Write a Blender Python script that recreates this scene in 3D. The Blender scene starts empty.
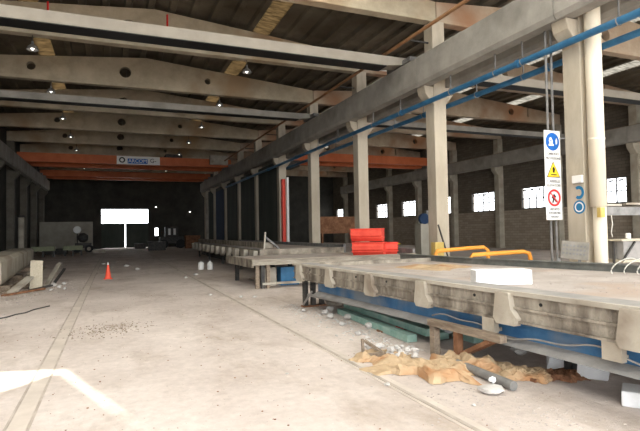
import bpy, bmesh, math, random
from mathutils import Vector, Matrix, Euler, noise
random.seed(7)
S = bpy.context.scene
COL = S.collection
PI = math.pi

# ------------------------------------------------------------------ materials
def mat(name, c1, c2=None, scale=2.0, rough=0.85, metal=0.0, bump=0.0, bscale=30.0, c3=None, c3s=0.6, stretch=(1, 1, 1), thr=(0.35, 0.65)):
    m = bpy.data.materials.new(name); m.use_nodes = True
    nt = m.node_tree; N = nt.nodes; L = nt.links
    b = N['Principled BSDF']; b.inputs['Roughness'].default_value = rough; b.inputs['Metallic'].default_value = metal
    b.inputs['Specular IOR Level'].default_value = 0.3
    if c2 is None:
        b.inputs['Base Color'].default_value = (*c1, 1)
    tc = N.new('ShaderNodeTexCoord'); mp = N.new('ShaderNodeMapping'); mp.inputs['Scale'].default_value = stretch
    L.new(tc.outputs['Object'], mp.inputs['Vector'])
    if c2 is not None:
        n = N.new('ShaderNodeTexNoise'); n.inputs['Scale'].default_value = scale; n.inputs['Detail'].default_value = 6; n.inputs['Roughness'].default_value = 0.65
        L.new(mp.outputs[0], n.inputs['Vector'])
        r = N.new('ShaderNodeValToRGB'); r.color_ramp.elements[0].position = thr[0]; r.color_ramp.elements[1].position = thr[1]
        r.color_ramp.elements[0].color = (*c1, 1); r.color_ramp.elements[1].color = (*c2, 1)
        L.new(n.outputs['Fac'], r.inputs[0]); out = r.outputs[0]
        if c3 is not None:
            n2 = N.new('ShaderNodeTexNoise'); n2.inputs['Scale'].default_value = c3s; n2.inputs['Detail'].default_value = 5
            L.new(mp.outputs[0], n2.inputs['Vector'])
            r2 = N.new('ShaderNodeValToRGB'); r2.color_ramp.elements[0].position = 0.5; r2.color_ramp.elements[1].position = 0.68
            L.new(n2.outputs['Fac'], r2.inputs[0])
            mx = N.new('ShaderNodeMix'); mx.data_type = 'RGBA'; mx.inputs[7].default_value = (*c3, 1)
            L.new(r2.outputs[0], mx.inputs[0]); L.new(out, mx.inputs[6]); out = mx.outputs[2]
        L.new(out, b.inputs['Base Color'])
    if bump:
        nb = N.new('ShaderNodeTexNoise'); nb.inputs['Scale'].default_value = bscale; nb.inputs['Detail'].default_value = 4
        L.new(mp.outputs[0], nb.inputs['Vector'])
        bp = N.new('ShaderNodeBump'); bp.inputs['Strength'].default_value = bump; bp.inputs['Distance'].default_value = 0.02
        L.new(nb.outputs['Fac'], bp.inputs['Height']); L.new(bp.outputs[0], b.inputs['Normal'])
    return m

M = {}
M['concrete'] = mat('concrete', (.36, .32, .25), (.50, .45, .36), 1.5, bump=.3, c3=(.30, .25, .19), c3s=.7)
M['cream'] = mat('cream_concrete', (.42, .36, .275), (.54, .475, .375), 1.2, bump=.25, c3=(.29, .25, .195), c3s=.9, stretch=(1, 1, .35))
M['runway'] = mat('runway_concrete', (.26, .245, .215), (.36, .335, .295), 1.2, bump=.3, c3=(.22, .205, .18), c3s=.8)
M['beam'] = mat('beam_concrete', (.38, .325, .235), (.54, .47, .35), 1.0, bump=.25, c3=(.36, .26, .16), c3s=.35)
M['beamwarm'] = mat('beam_concrete_stained', (.36, .27, .19), (.50, .41, .31), 1.0, bump=.25, c3=(.34, .18, .10), c3s=.3)
M['crane'] = mat('crane_paint', (.29, .26, .215), (.36, .325, .27), 1.0, rough=.6)
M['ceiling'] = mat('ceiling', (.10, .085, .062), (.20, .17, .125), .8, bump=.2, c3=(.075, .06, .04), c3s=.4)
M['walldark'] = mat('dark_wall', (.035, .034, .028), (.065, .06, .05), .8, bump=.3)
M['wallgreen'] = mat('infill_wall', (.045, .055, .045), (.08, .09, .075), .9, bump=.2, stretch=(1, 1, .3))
M['steel'] = mat('grey_steel', (.16, .155, .15), (.28, .27, .255), 4, rough=.6, metal=.3)
M['darksteel'] = mat('dark_steel', (.035, .035, .035), (.09, .08, .07), 5, rough=.6, metal=.2)
M['rust'] = mat('rust', (.16, .07, .035), (.30, .15, .08), 5, rough=.9)
M['brown'] = mat('brown_paint', (.26, .13, .06), (.36, .20, .10), 3, rough=.6)
M['red'] = mat('red_paint', (.72, .055, .035), (.85, .10, .06), 3, rough=.55)
M['cranered'] = mat('crane_red', (.46, .11, .035), (.58, .16, .06), .8, rough=.6)
M['blue'] = mat('blue_paint', (.025, .11, .22), (.04, .16, .30), 3, rough=.45)
M['bluedusty'] = mat('dusty_blue', (.03, .11, .24), (.07, .18, .33), 2.5, rough=.7, c3=(.19, .22, .25), c3s=1.2)
M['green'] = mat('green_paint', (.18, .32, .27), (.34, .46, .40), 4, rough=.7)
M['orange'] = mat('orange_paint', (.75, .28, .03), (.85, .38, .06), 3, rough=.5)
M['dusty'] = mat('dusty_steel', (.15, .125, .10), (.40, .35, .28), 2.5, bump=.5, c3=(.11, .085, .065), c3s=1.6, stretch=(1, 2.2, .8))
M['dustylight'] = mat('dusty_pale_steel', (.38, .34, .28), (.52, .47, .39), 3, bump=.3, c3=(.27, .23, .18), c3s=1.5)
M['bracketdust'] = mat('dusty_bracket', (.38, .33, .26), (.50, .45, .37), 4, bump=.3, c3=(.26, .21, .16), c3s=2)
M['groovedust'] = mat('groove_dust', (.34, .29, .24), (.50, .43, .37), 3)
M['trackdust'] = mat('track_dust', (.50, .43, .37), (.62, .54, .47), 2)
M['darkconcrete'] = mat('dark_concrete', (.10, .09, .07), (.18, .16, .13), 1.2, bump=.3)  # darker concrete tone for the left row of columns
M['railgrey'] = mat('rail_grey', (.10, .105, .095), (.19, .185, .165), 3, rough=.8)
M['boxgrey'] = mat('box_grey', (.20, .18, .15), (.30, .27, .23), 4)
M['weathered'] = mat('weathered_timber', (.22, .19, .15), (.42, .37, .30), 3, stretch=(.6, 4, 4), bump=.3)
M['bed'] = mat('bed_dust', (.36, .31, .275), (.50, .44, .40), 1.6, bump=.6, bscale=20, c3=(.42, .33, .27), c3s=.9)
M['lip'] = mat('lip_steel', (.25, .235, .22), (.36, .335, .31), 3, bump=.2)
M['wood'] = mat('wood', (.17, .125, .09), (.34, .27, .20), 3, stretch=(6, 1, 6), bump=.2)
M['woodlight'] = mat('wood_light', (.42, .36, .27), (.54, .48, .37), 3, stretch=(6, 1, 6))
M['paper'] = mat('brown_paper', (.40, .28, .165), (.54, .40, .25), 3, bump=.3, bscale=12, c3=(.40, .20, .09), c3s=2)
M['foam'] = mat('white_foam', (.80, .80, .80), (.88, .88, .88), 6, bump=.3, bscale=60)
M['white'] = mat('white_paint', (.78, .77, .74), (.82, .81, .78), 3, rough=.5)
M['chunk'] = mat('pale_rubble', (.42, .39, .36), (.64, .61, .58), 5, bump=.5)
M['ivory'] = mat('ivory_pipe', (.74, .65, .50), (.82, .74, .60), 1.5, rough=.5, stretch=(1, 1, .3))
M['rope'] = mat('pale_rope', (.60, .57, .50))
M['black'] = mat('black', (.012, .012, .012), rough=.6)
M['yellow'] = mat('yellow_paint', (.85, .60, .03), rough=.5)
M['ochre'] = mat('ochre_paint', (.50, .34, .08), (.62, .46, .16), 4, rough=.7)
M['signblue'] = mat('sign_blue', (.01, .12, .45), rough=.4)
M['signteal'] = mat('sign_teal', (.015, .17, .35), rough=.4)
M['signred'] = mat('sign_red', (.75, .03, .03), rough=.4)
M['olive'] = mat('olive', (.20, .22, .14), (.30, .31, .20), 4)
M['navy'] = mat('navy', (.015, .03, .075), (.02, .045, .10), 2)
M['greywall'] = mat('block_wall', (.30, .28, .23), (.40, .37, .31), 1.2, bump=.2)
M['conepaint'] = mat('cone_red', (.85, .10, .05), rough=.5)

def floor_mat():
    m = bpy.data.materials.new('dusty_floor'); m.use_nodes = True
    nt = m.node_tree; N = nt.nodes; L = nt.links; b = N['Principled BSDF']
    b.inputs['Roughness'].default_value = .9; b.inputs['Specular IOR Level'].default_value = .2
    tc = N.new('ShaderNodeTexCoord')
    def nz(s, d=6, r=.6, st=(1, 1, 1)):
        mp = N.new('ShaderNodeMapping'); mp.inputs['Scale'].default_value = st; L.new(tc.outputs['Object'], mp.inputs[0])
        n = N.new('ShaderNodeTexNoise'); n.inputs['Scale'].default_value = s; n.inputs['Detail'].default_value = d; n.inputs['Roughness'].default_value = r
        L.new(mp.outputs[0], n.inputs['Vector']); return n.outputs['Fac']
    def ramp(v, a, ca, z, cz):
        r = N.new('ShaderNodeValToRGB'); r.color_ramp.elements[0].position = a; r.color_ramp.elements[1].position = z
        r.color_ramp.elements[0].color = (*ca, 1); r.color_ramp.elements[1].color = (*cz, 1); L.new(v, r.inputs[0]); return r.outputs[0]
    def mix(f, a, bb, mode='MIX'):
        x = N.new('ShaderNodeMix'); x.data_type = 'RGBA'; x.blend_type = mode
        if isinstance(f, float): x.inputs[0].default_value = f
        else: L.new(f, x.inputs[0])
        for k, v in ((6, a), (7, bb)):
            if isinstance(v, tuple): x.inputs[k].default_value = (*v, 1)
            else: L.new(v, x.inputs[k])
        return x.outputs[2]
    base = ramp(nz(.35, 8, .65), .35, (.53, .455, .41), .62, (.69, .61, .56))
    dirt = ramp(nz(.9, 7, .7, (1, .45, 1)), .50, (0, 0, 0), .72, (1, 1, 1))
    c = mix(dirt, base, (.41, .335, .275))
    fine = ramp(nz(9, 5, .7), .3, (.86, .85, .84), .7, (1.06, 1.05, 1.04))
    c = mix(1.0, c, fine, 'MULTIPLY')
    speck = ramp(nz(38, 2, .5), .70, (0, 0, 0), .76, (1, 1, 1))
    c = mix(speck, c, (.20, .17, .14))
    sp2 = ramp(nz(30, 2, .5, (1, 1.1, 1)), .74, (0, 0, 0), .79, (1, 1, 1))
    c = mix(sp2, c, (.78, .75, .72))
    L.new(c, b.inputs['Base Color'])
    bp = N.new('ShaderNodeBump'); bp.inputs['Strength'].default_value = .5; bp.inputs['Distance'].default_value = .03
    L.new(nz(14, 6, .7), bp.inputs['Height']); L.new(bp.outputs[0], b.inputs['Normal'])
    return m
M['floor'] = floor_mat()

def brick_mat():
    m = bpy.data.materials.new('block_masonry'); m.use_nodes = True
    nt = m.node_tree; N = nt.nodes; L = nt.links; b = N['Principled BSDF']; b.inputs['Roughness'].default_value = .95
    tc = N.new('ShaderNodeTexCoord'); sp = N.new('ShaderNodeSeparateXYZ'); cb = N.new('ShaderNodeCombineXYZ')
    L.new(tc.outputs['Object'], sp.inputs[0]); L.new(sp.outputs[1], cb.inputs[0]); L.new(sp.outputs[2], cb.inputs[1])
    t = N.new('ShaderNodeTexBrick'); t.inputs['Scale'].default_value = 1.0
    t.inputs['Brick Width'].default_value = .5; t.inputs['Row Height'].default_value = .2; t.inputs['Mortar Size'].default_value = .012
    t.inputs['Color1'].default_value = (.13, .108, .082, 1); t.inputs['Color2'].default_value = (.18, .15, .115, 1); t.inputs['Mortar'].default_value = (.09, .078, .062, 1)
    L.new(cb.outputs[0], t.inputs['Vector']); L.new(t.outputs[0], b.inputs['Base Color'])
    return m
M['brick'] = brick_mat()

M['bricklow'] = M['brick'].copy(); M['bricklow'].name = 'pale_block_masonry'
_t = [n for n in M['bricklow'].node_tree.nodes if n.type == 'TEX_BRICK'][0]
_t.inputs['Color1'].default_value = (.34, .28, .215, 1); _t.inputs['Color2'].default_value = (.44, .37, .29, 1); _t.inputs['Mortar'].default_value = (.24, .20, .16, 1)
def trans_mat(name, col):
    m = bpy.data.materials.new(name); m.use_nodes = True
    nt = m.node_tree; N = nt.nodes; L = nt.links; N.remove(N['Principled BSDF'])
    tr = N.new('ShaderNodeBsdfTranslucent'); df = N.new('ShaderNodeBsdfDiffuse'); mx = N.new('ShaderNodeMixShader')
    tc = N.new('ShaderNodeTexCoord'); n = N.new('ShaderNodeTexNoise'); n.inputs['Scale'].default_value = 1.2; n.inputs['Detail'].default_value = 6
    L.new(tc.outputs['Object'], n.inputs['Vector'])
    n.inputs['Scale'].default_value = 2.5; mp = N.new('ShaderNodeMapping'); mp.inputs['Scale'].default_value = (1, 5, 1); L.new(tc.outputs['Object'], mp.inputs[0]); L.new(mp.outputs[0], n.inputs['Vector'])
    r = N.new('ShaderNodeValToRGB'); r.color_ramp.elements[0].position = .35; r.color_ramp.elements[1].position = .65; r.color_ramp.elements[0].color = (*[c * .3 for c in col], 1); r.color_ramp.elements[1].color = (*col, 1)
    L.new(n.outputs['Fac'], r.inputs[0]); L.new(r.outputs[0], tr.inputs[0]); df.inputs[0].default_value = (*col, 1)
    mx.inputs[0].default_value = .25; L.new(tr.outputs[0], mx.inputs[1]); L.new(df.outputs[0], mx.inputs[2]); L.new(mx.outputs[0], N['Material Output'].inputs[0])
    return m
M['skyl'] = trans_mat('yellowed_rooflight', (.045, .028, .012))
M['skyadd'] = trans_mat('added_rooflight', (.80, .77, .69))  # only for the unseen rooflights added over the near end
M['skyr'] = trans_mat('pale_rooflight', (.16, .145, .12))

def glass_mat():
    m = bpy.data.materials.new('dusty_glass'); m.use_nodes = True
    nt = m.node_tree; N = nt.nodes; L = nt.links; N.remove(N['Principled BSDF'])
    a = N.new('ShaderNodeBsdfTransparent'); g = N.new('ShaderNodeBsdfGlossy'); g.inputs['Roughness'].default_value = .1
    mx = N.new('ShaderNodeMixShader'); mx.inputs[0].default_value = .06
    L.new(a.outputs[0], mx.inputs[1]); L.new(g.outputs[0], mx.inputs[2]); L.new(mx.outputs[0], N['Material Output'].inputs[0])
    return m
M['glass'] = glass_mat()
def emit_mat(name, col, s):
    m = bpy.data.materials.new(name); m.use_nodes = True
    b = m.node_tree.nodes['Principled BSDF']; b.inputs['Emission Color'].default_value = (*col, 1); b.inputs['Emission Strength'].default_value = s
    return m
M['bulb'] = emit_mat('lit_bulb', (1, .97, .9), 5)

# ------------------------------------------------------------------ mesh helpers
class MB:
    def __init__(s): s.bm = bmesh.new()
    def box(s, x0, x1, y0, y1, z0, z1, mtx=None):
        v = [s.bm.verts.new((x, y, z)) for z in (z0, z1) for y in (y0, y1) for x in (x0, x1)]
        for f in ((0, 2, 3, 1), (4, 5, 7, 6), (0, 1, 5, 4), (2, 6, 7, 3), (0, 4, 6, 2), (1, 3, 7, 5)): s.bm.faces.new([v[i] for i in f])
        if mtx:
            for q in v: q.co = mtx @ q.co
        return s
    def bar(s, a, b, w, h=None, roll=0):
        a = Vector(a); b = Vector(b); h = h or w; d = b - a
        q = d.to_track_quat('Z', 'Y').to_matrix().to_4x4()
        return s.box(-w / 2, w / 2, -h / 2, h / 2, 0, d.length, Matrix.Translation(a) @ q @ Matrix.Rotation(roll, 4, 'Z'))
    def ring(s, c, u, v, r, n):
        return [s.bm.verts.new(c + u * (r * math.cos(2 * PI * i / n)) + v * (r * math.sin(2 * PI * i / n))) for i in range(n)]
    def tube(s, pts, r, n=10, closed=False):
        pts = [Vector(p) for p in pts]; rings = []; up = Vector((.0123, .021, 1)).normalized()
        k = len(pts)
        for i, p in enumerate(pts):
            if closed: d = pts[(i + 1) % k] - pts[i - 1]
            else: d = pts[min(i + 1, k - 1)] - pts[max(i - 1, 0)]
            d.normalize()
            if abs(d.dot(up)) > .98: up = Vector((1, .02, .01)).normalized()
            u = d.cross(up).normalized(); v = u.cross(d)
            rr = r[i] if isinstance(r, (list, tuple)) else r
            rings.append(s.ring(p, u, v, rr, n))
        m = k if closed else k - 1
        for i in range(m):
            a, b = rings[i], rings[(i + 1) % k]
            for j in range(n): s.bm.faces.new((a[j], a[(j + 1) % n], b[(j + 1) % n], b[j]))
        if not closed: s.bm.faces.new(rings[0][::-1]); s.bm.faces.new(rings[-1])
        return s
    def lathe(s, prof, c=(0, 0, 0), n=24, axis='Z'):
        c = Vector(c); rings = []
        for r, z in prof:
            rg = []
            for i in range(n):
                a = 2 * PI * i / n
                p = Vector((r * math.cos(a), r * math.sin(a), z))
                if axis == 'Y': p = Vector((p.x, p.z, p.y))
                if axis == 'X': p = Vector((p.z, p.x, p.y))
                rg.append(s.bm.verts.new(c + p))
            rings.append(rg)
        for a, b in zip(rings, rings[1:]):
            for j in range(n): s.bm.faces.new((a[j], a[(j + 1) % n], b[(j + 1) % n], b[j]))
        s.bm.faces.new(rings[0][::-1]); s.bm.faces.new(rings[-1])
        return s
    def prism(s, poly, axis, a, b):
        """poly: 2D points in the plane normal to axis, extruded from a to b"""
        def P(p, t): return {'X': (t, p[0], p[1]), 'Y': (p[0], t, p[1]), 'Z': (p[0], p[1], t)}[axis]
        A = [s.bm.verts.new(P(p, a)) for p in poly]; B = [s.bm.verts.new(P(p, b)) for p in poly]
        n = len(poly); s.bm.faces.new(A); s.bm.faces.new(B[::-1])
        for i in range(n): s.bm.faces.new((A[i], B[i], B[(i + 1) % n], A[(i + 1) % n]))
        return s
    def build(s, name, m, parent=None, bevel=0, smooth=False):
        bm = s.bm
        bmesh.ops.recalc_face_normals(bm, faces=bm.faces)
        me = bpy.data.meshes.new(name); bm.to_mesh(me); bm.free()
        return link(name, me, m, parent, bevel, smooth)

def link(name, me, m, parent=None, bevel=0, smooth=False):
    me.name = name
    if m is not None:
        me.materials.clear(); me.materials.append(m if not isinstance(m, str) else M[m])
    o = bpy.data.objects.new(name, me); COL.objects.link(o)
    if parent: o.parent = parent
    if smooth:
        for p in me.polygons: p.use_smooth = True
    if bevel:
        md = o.modifiers.new('bevel', 'BEVEL'); md.width = bevel; md.segments = 2; md.limit_method = 'ANGLE'
    return o

def tag(o, label=None, cat=None, group=None, kind=None):
    if label: o['label'] = label
    if cat: o['category'] = cat
    if group: o['group'] = group
    if kind: o['kind'] = kind
    return o
def thing(name, loc, label, cat, group=None, rz=0.0):
    o = bpy.data.objects.new(name, None); COL.objects.link(o); o.location = loc; o.rotation_euler = (0, 0, rz); o.empty_display_size = .2
    return tag(o, label, cat, group)
def struct(name, mb, m, parent=None):
    o = mb.build(name, m, parent)
    if not parent: o['kind'] = 'structure'
    return o
def dup(root, loc, rz, label, group=None):
    r = root.copy(); COL.objects.link(r); r.location = loc; r.rotation_euler = (0, 0, rz); r['label'] = label
    if group: r['group'] = group
    for ch in list(root.children):
        c = ch.copy(); COL.objects.link(c); c.parent = r
        for g in list(ch.children):
            d = g.copy(); COL.objects.link(d); d.parent = c
    return r
def plate_mesh(outer, holes, t):
    """flat plate in local XY with round or polygonal holes, thickness t along local Z"""
    cu = bpy.data.curves.new('plate', 'CURVE'); cu.dimensions = '2D'; cu.fill_mode = 'BOTH'; cu.extrude = t / 2
    for poly in [outer] + holes:
        sp = cu.splines.new('POLY'); sp.points.add(len(poly) - 1)
        for p, q in zip(sp.points, poly): p.co = (q[0], q[1], 0, 1)
        sp.use_cyclic_u = True
    o = bpy.data.objects.new('plate', cu); COL.objects.link(o)
    bpy.context.view_layer.update()
    me = bpy.data.meshes.new_from_object(o)
    bpy.data.objects.remove(o); bpy.data.curves.remove(cu)
    return me
def circ(x, y, r, n=24): return [(x + r * math.cos(2 * PI * i / n), y + r * math.sin(2 * PI * i / n)) for i in range(n)]
def text_mesh(txt, size, t=.004):
    cu = bpy.data.curves.new('txt', 'FONT'); cu.body = txt; cu.size = size; cu.extrude = t; cu.align_x = 'CENTER'; cu.align_y = 'CENTER'
    o = bpy.data.objects.new('txt', cu); COL.objects.link(o); bpy.context.view_layer.update()
    me = bpy.data.meshes.new_from_object(o); bpy.data.objects.remove(o); bpy.data.curves.remove(cu)
    return me
def xf(me, m): me.transform(m); return me
FRONT = Matrix.Rotation(PI / 2, 4, 'X')      # local XY plate -> stands up facing -Y
ORD = ['first', 'second', 'third', 'fourth', 'fifth', 'sixth', 'seventh', 'eighth', 'ninth', 'tenth', 'eleventh', 'twelfth']

# ------------------------------------------------------------------ layout constants
XL, XM, XR = -7.3, 10.36, 29.0
YN = [8.6 + 5.75 * n for n in range(10)]
YB, YE = -6.0, 65.0
ZB = 8.75            # underside of roof beams
def zroof(x):        # roof line on top of the beams
    if x <= XM: c, h = (XL + XM) / 2, (XM - XL) / 2
    else: c, h = (XM + XR) / 2, (XR - XM) / 2
    return 10.4 - .8 * abs(x - c) / h

# ------------------------------------------------------------------ room shell
b = MB().box(-8, 30, -30, 75, -.3, 0); struct('floor', b, 'floor')

# walls
def wall_rect_holes(name, m, axis, pos, t, u0, u1, z0, z1, holes):
    b = MB(); us = sorted(set([u0, u1] + [h[0] for h in holes] + [h[1] for h in holes]))
    for a, c in zip(us, us[1:]):
        zs = [z0, z1]; cut = [h for h in holes if h[0] <= a and h[1] >= c]
        cut.sort(key=lambda h: h[2]); z = z0
        for h in cut:
            if h[2] > z: (b.box(pos, pos + t, a, c, z, h[2]) if axis == 'X' else b.box(a, c, pos, pos + t, z, h[2]))
            z = h[3]
        if z < z1: (b.box(pos, pos + t, a, c, z, z1) if axis == 'X' else b.box(a, c, pos, pos + t, z, z1))
    return struct(name, b, m)

WY = [22.85 + 5.75 * k for k in range(8)]
WY = [17.1] + WY
WY = [y - .45 for y in WY]
holes = [(y - 1.4, y + 1.4, 3.03, 4.64) for y in WY]
wall_rect_holes('wall_right', 'brick', 'X', XR, .3, YB, YE, 0, 9.95, holes)
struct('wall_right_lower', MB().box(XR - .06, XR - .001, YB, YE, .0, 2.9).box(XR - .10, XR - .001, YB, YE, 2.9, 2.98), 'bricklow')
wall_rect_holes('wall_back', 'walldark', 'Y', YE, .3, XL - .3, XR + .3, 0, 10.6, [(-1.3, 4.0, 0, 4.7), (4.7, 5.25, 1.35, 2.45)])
# middle infill wall beyond the fifth column
b = MB()
for n in range(4, 9): b.box(10.3, 10.5, YN[n] + .25, YN[n + 1] - .25, 0, 6.4)
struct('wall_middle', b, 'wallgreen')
# left wall: solid except an unseen, made-up hole shaped to throw the floor's sun patch
AZ = Vector((.9, .43)).normalized(); TE = math.tan(math.radians(36))
def back(p):         # floor point -> point on left wall plane along the sun ray
    dx = p[0] - (XL); d = dx / AZ.x
    return (p[1] - d * AZ.y, d * TE)
top = [(-4.6, 7.5), (-1.25, 7.02), (-.44, 6.78), (.33, 4.36), (.88, 2.7)]
bot = [(-4.6, 2.5), (-1.07, 5.98), (-.56, 6.54), (.24, 4.34), (.82, 2.65)]
T = [back(p) for p in top]; B = [back(p) for p in bot]
outer = [(YB, 0), (YE, 0), (YE, 9.95), (YB, 9.95)]
hole = T + B[::-1]
me = plate_mesh(outer, [hole], .1)
xf(me, Matrix(((0, 0, 1, XL - .05), (1, 0, 0, 0), (0, 1, 0, 0), (0, 0, 0, 1))))
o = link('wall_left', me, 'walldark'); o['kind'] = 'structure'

# ceiling: ribbed deck with gaps for rooflights
b = MB()
def deck(x0, x1, YB, YE):
    n = max(1, round(abs(x1 - x0) / .75)); w = (x1 - x0) / n
    for i in range(n):
        a = x0 + i * w; pts = []
        q = [(0, 0), (.62, 0), (.68, -.14), (.94, -.14), (1, 0)]
        lo = [(a + t * w, zroof(a + t * w) + .16 + dz) for t, dz in q]
        hi = [(x, z + .12) for x, z in ((a + w, zroof(a + w) + .16), (a, zroof(a) + .16))]
        b.prism(lo + hi, 'Y', YB, YE)
strips = [(-3.2, -2.5), (5.5, 6.3), (13.6, 14.8), (20.1, 21.1), (24.6, 25.8)]
edges = [XL, 1.55] + [XM, 19.7, XR]
YZ = 12.6
wide = [(-5.6, -.6), (3.4, 8.6), (13.0, 17.5)]  # wide rooflights out of view, added to brighten the near floor
for y0, y1, ss in ((YB, YZ, wide), (YZ, YE, strips)):
    xs = sorted(set([XL, 1.55, XM, 19.7, XR] + [e for s_ in ss for e in s_]))
    for a, c in zip(xs, xs[1:]):
        if (a, c) in ss: continue
        deck(a, c, y0, y1)
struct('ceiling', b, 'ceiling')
k = 1
for (a, c, ya, yb) in [(a, c, YB, YZ) for a, c in wide] + [(a, c, YZ, YE) for a, c in strips]:
    # corrugated translucent sheet
    bb = MB(); n = 40; 
    z0, z1 = zroof(a) + .2, zroof(c) + .2
    nn = int((yb - ya) * 10); ys = [ya + (yb - ya) * i / nn for i in range(nn + 1)]
    prev = None
    for i, y in enumerate(ys):
        dz = .02 if i % 2 else -.02
        cur = (bb.bm.verts.new((a, y, z0 + dz)), bb.bm.verts.new((c, y, z1 + dz)))
        if prev: bb.bm.faces.new((prev[0], prev[1], cur[1], cur[0]))
        prev = cur
    o = bb.build('trim_%d' % k, 'skyadd' if ya == YB else ('skyl' if c < 10 else 'skyr')); o['kind'] = 'structure'; k += 1

# windows in the right wall
for i, y in enumerate(WY):
    b = MB(); X0, X1 = XR + .05, XR + .13; y0, y1, z0, z1 = y - 1.4, y + 1.4, 3.03, 4.64
    b.box(X0, X1, y0, y1, z0, z0 + .06).box(X0, X1, y0, y1, z1 - .06, z1)
    for t in range(5):
        yy = y0 + .03 + (2.74) * t / 4; b.box(X0, X1, yy - .03, yy + .03, z0, z1)
    b.box(X0, X1, y0, y1, z0 + .72, z0 + .79)
    # tilting upper lights, hung from the head rail
    for t in range(4):
        ya = y0 + .06 + 2.74 * t / 4; yb_ = ya + .55
        mt = Matrix.Translation((XR + .02, 0, z1 - .24)) @ Matrix.Rotation(math.radians(-25), 4, 'Y')
        b.box(-.015, .015, ya + .1, yb_ - .1, -.02, .10, mt)
    o = struct('window_%d' % (i + 1), b, 'darksteel')
    MB().box(XR + .08, XR + .09, y0 + .05, y1 - .05, z0 + .05, z1 - .05).build('window_pane', 'glass', o)
# far door of the left hall: two low leaves with a bright slit between them
for i, (a, c) in enumerate(((-1.3, 1.29), (1.42, 4.0))):
    b = MB().box(a, c, YE + .02, YE + .1, .02, 3.0)
    for t in range(7): b.box(a + (c - a) * (t + .4) / 7, a + (c - a) * (t + .5) / 7, YE - .02, YE + .02, .05, 2.95)
    b.box(a, c, YE - .03, YE + .02, 1.45, 1.6)
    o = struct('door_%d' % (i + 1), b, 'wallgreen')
b = MB().box(4.7, 5.25, YE + .05, YE + .1, 1.35, 1.42).box(4.7, 5.25, YE + .05, YE + .1, 2.38, 2.45).box(4.7, 4.77, YE + .05, YE + .1, 1.35, 2.45).box(5.18, 5.25, YE + .05, YE + .1, 1.35, 2.45)
o = struct('window_%d' % (len(WY) + 1), b, 'darksteel'); MB().box(4.75, 5.2, YE + .07, YE + .08, 1.4, 2.4).build('window_pane', 'glass', o)

# ------------------------------------------------------------------ columns
def column(x, y, n, side):
    name = 'concrete_column'
    b = MB().box(-.25, .25, -.25, .25, 0, ZB)
    for s_ in ((-1, 1) if side == 'm' else ((1,) if side == 'l' else (-1,))):
        b.prism([(s_ * .24, 5.85), (s_ * .34, 5.95), (s_ * .56, 6.22), (s_ * .62, 6.478), (s_ * .24, 6.478)], 'Y', -.22, .22)
    o = b.build(name, 'cream' if side == 'm' else ('darkconcrete' if side == 'l' else 'concrete'), bevel=.02); o.location = (x, y, 0)
    where = {'m': 'in the row between the two halls', 'l': 'along the dark left wall', 'r': 'along the right wall with windows'}[side]
    lab = ('nearest' if n == 0 else ORD[n]) + ' concrete column from the camera ' + where
    tag(o, lab, 'column', {'m': 'concrete columns between the halls', 'l': 'concrete columns along the left wall', 'r': 'concrete columns along the right wall'}[side])
    return o
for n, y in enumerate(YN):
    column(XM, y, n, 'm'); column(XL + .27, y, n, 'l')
    column(XR - .27, y, n, 'r')

# ------------------------------------------------------------------ crane runway beams (one per bay, on the corbels)
def runway(x, y0, y1, lab, group):
    L = y1 - y0 - .03
    w = .24
    b = MB().prism([(-w, .98), (-w, .66), (-.12, .55), (-.12, .22), (-w, .12), (-w, 0), (w, 0), (w, .12), (.12, .22), (.12, .55), (w, .66), (w, .98)] if False else
                   [(-w, .98), (-w, .12), (-w + .07, 0), (w - .07, 0), (w, .12), (w, .98)], 'Y', 0, L)
    t = thing('crane_runway_beam', (x, y0 + .015, 6.48), lab, 'beam', group)
    b.build('beam_body', 'runway', t)
    MB().box(-.035, .035, 0, L, .98, 1.04).box(-.07, .07, 0, L, .98, .995).build('crane_rail', 'rust', t)
bays = [(YN[0] - 5.75 * 2, YN[0] - 5.75), (YN[0] - 5.75, YN[0])] + [(YN[i], YN[i + 1]) for i in range(9)]
for i, (a, c) in enumerate(bays):
    for x, w in ((XM - .53, 'left side of the middle columns'), (XM + .53, 'right side of the middle columns'), (XL + .80, 'corbels of the left wall'), (XR - .80, 'corbels of the right wall')):
        if i < 1 and x != XM - .53: continue
        if i < 2 and x < 0: continue
        runway(x, a, c, 'grey concrete crane runway beam on the %s, %s bay from the camera' % (w, ORD[i]), 'crane runway beams, ' + w)

# ------------------------------------------------------------------ roof beams
def roof_beam(x0, x1, y, n, m, where):
    w = x1 - x0; h = w / 2
    out = [(-h, 0), (h, 0), (h, .72), (0, 1.52), (-h, .72)]
    holes = [circ(-.95, .72, .27), circ(-4.95, .60, .19), circ(3.0, .66, .16)]
    if x0 > XM:
        holes = [circ(4.9, .6, .22), [(6.3, .35), (6.42, .35), (6.42, .95), (6.3, .95)], circ(-1, .7, .26), circ(-5.5, .55, .2)]
    t = thing('roof_beam', ((x0 + x1) / 2, y, ZB), '%s %s roof beam from the camera spanning the %s hall' % (ORD[n], 'reddish-stained' if m == 'beamwarm' else 'pale concrete', where), 'beam', 'tapered roof beams of the %s hall' % where)
    me = xf(plate_mesh(out, holes, .30), FRONT); link('web', me, m, t)
    MB().box(-h, h, -.19, .19, -.001, .13).build('bottom_flange', m, t, bevel=.02)
for n, y in enumerate(YN):
    roof_beam(XL + .02, XM - .02, y, n, 'beam', 'left'); roof_beam(XM + .02, XR - .02, y, n, 'beamwarm', 'right')

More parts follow.
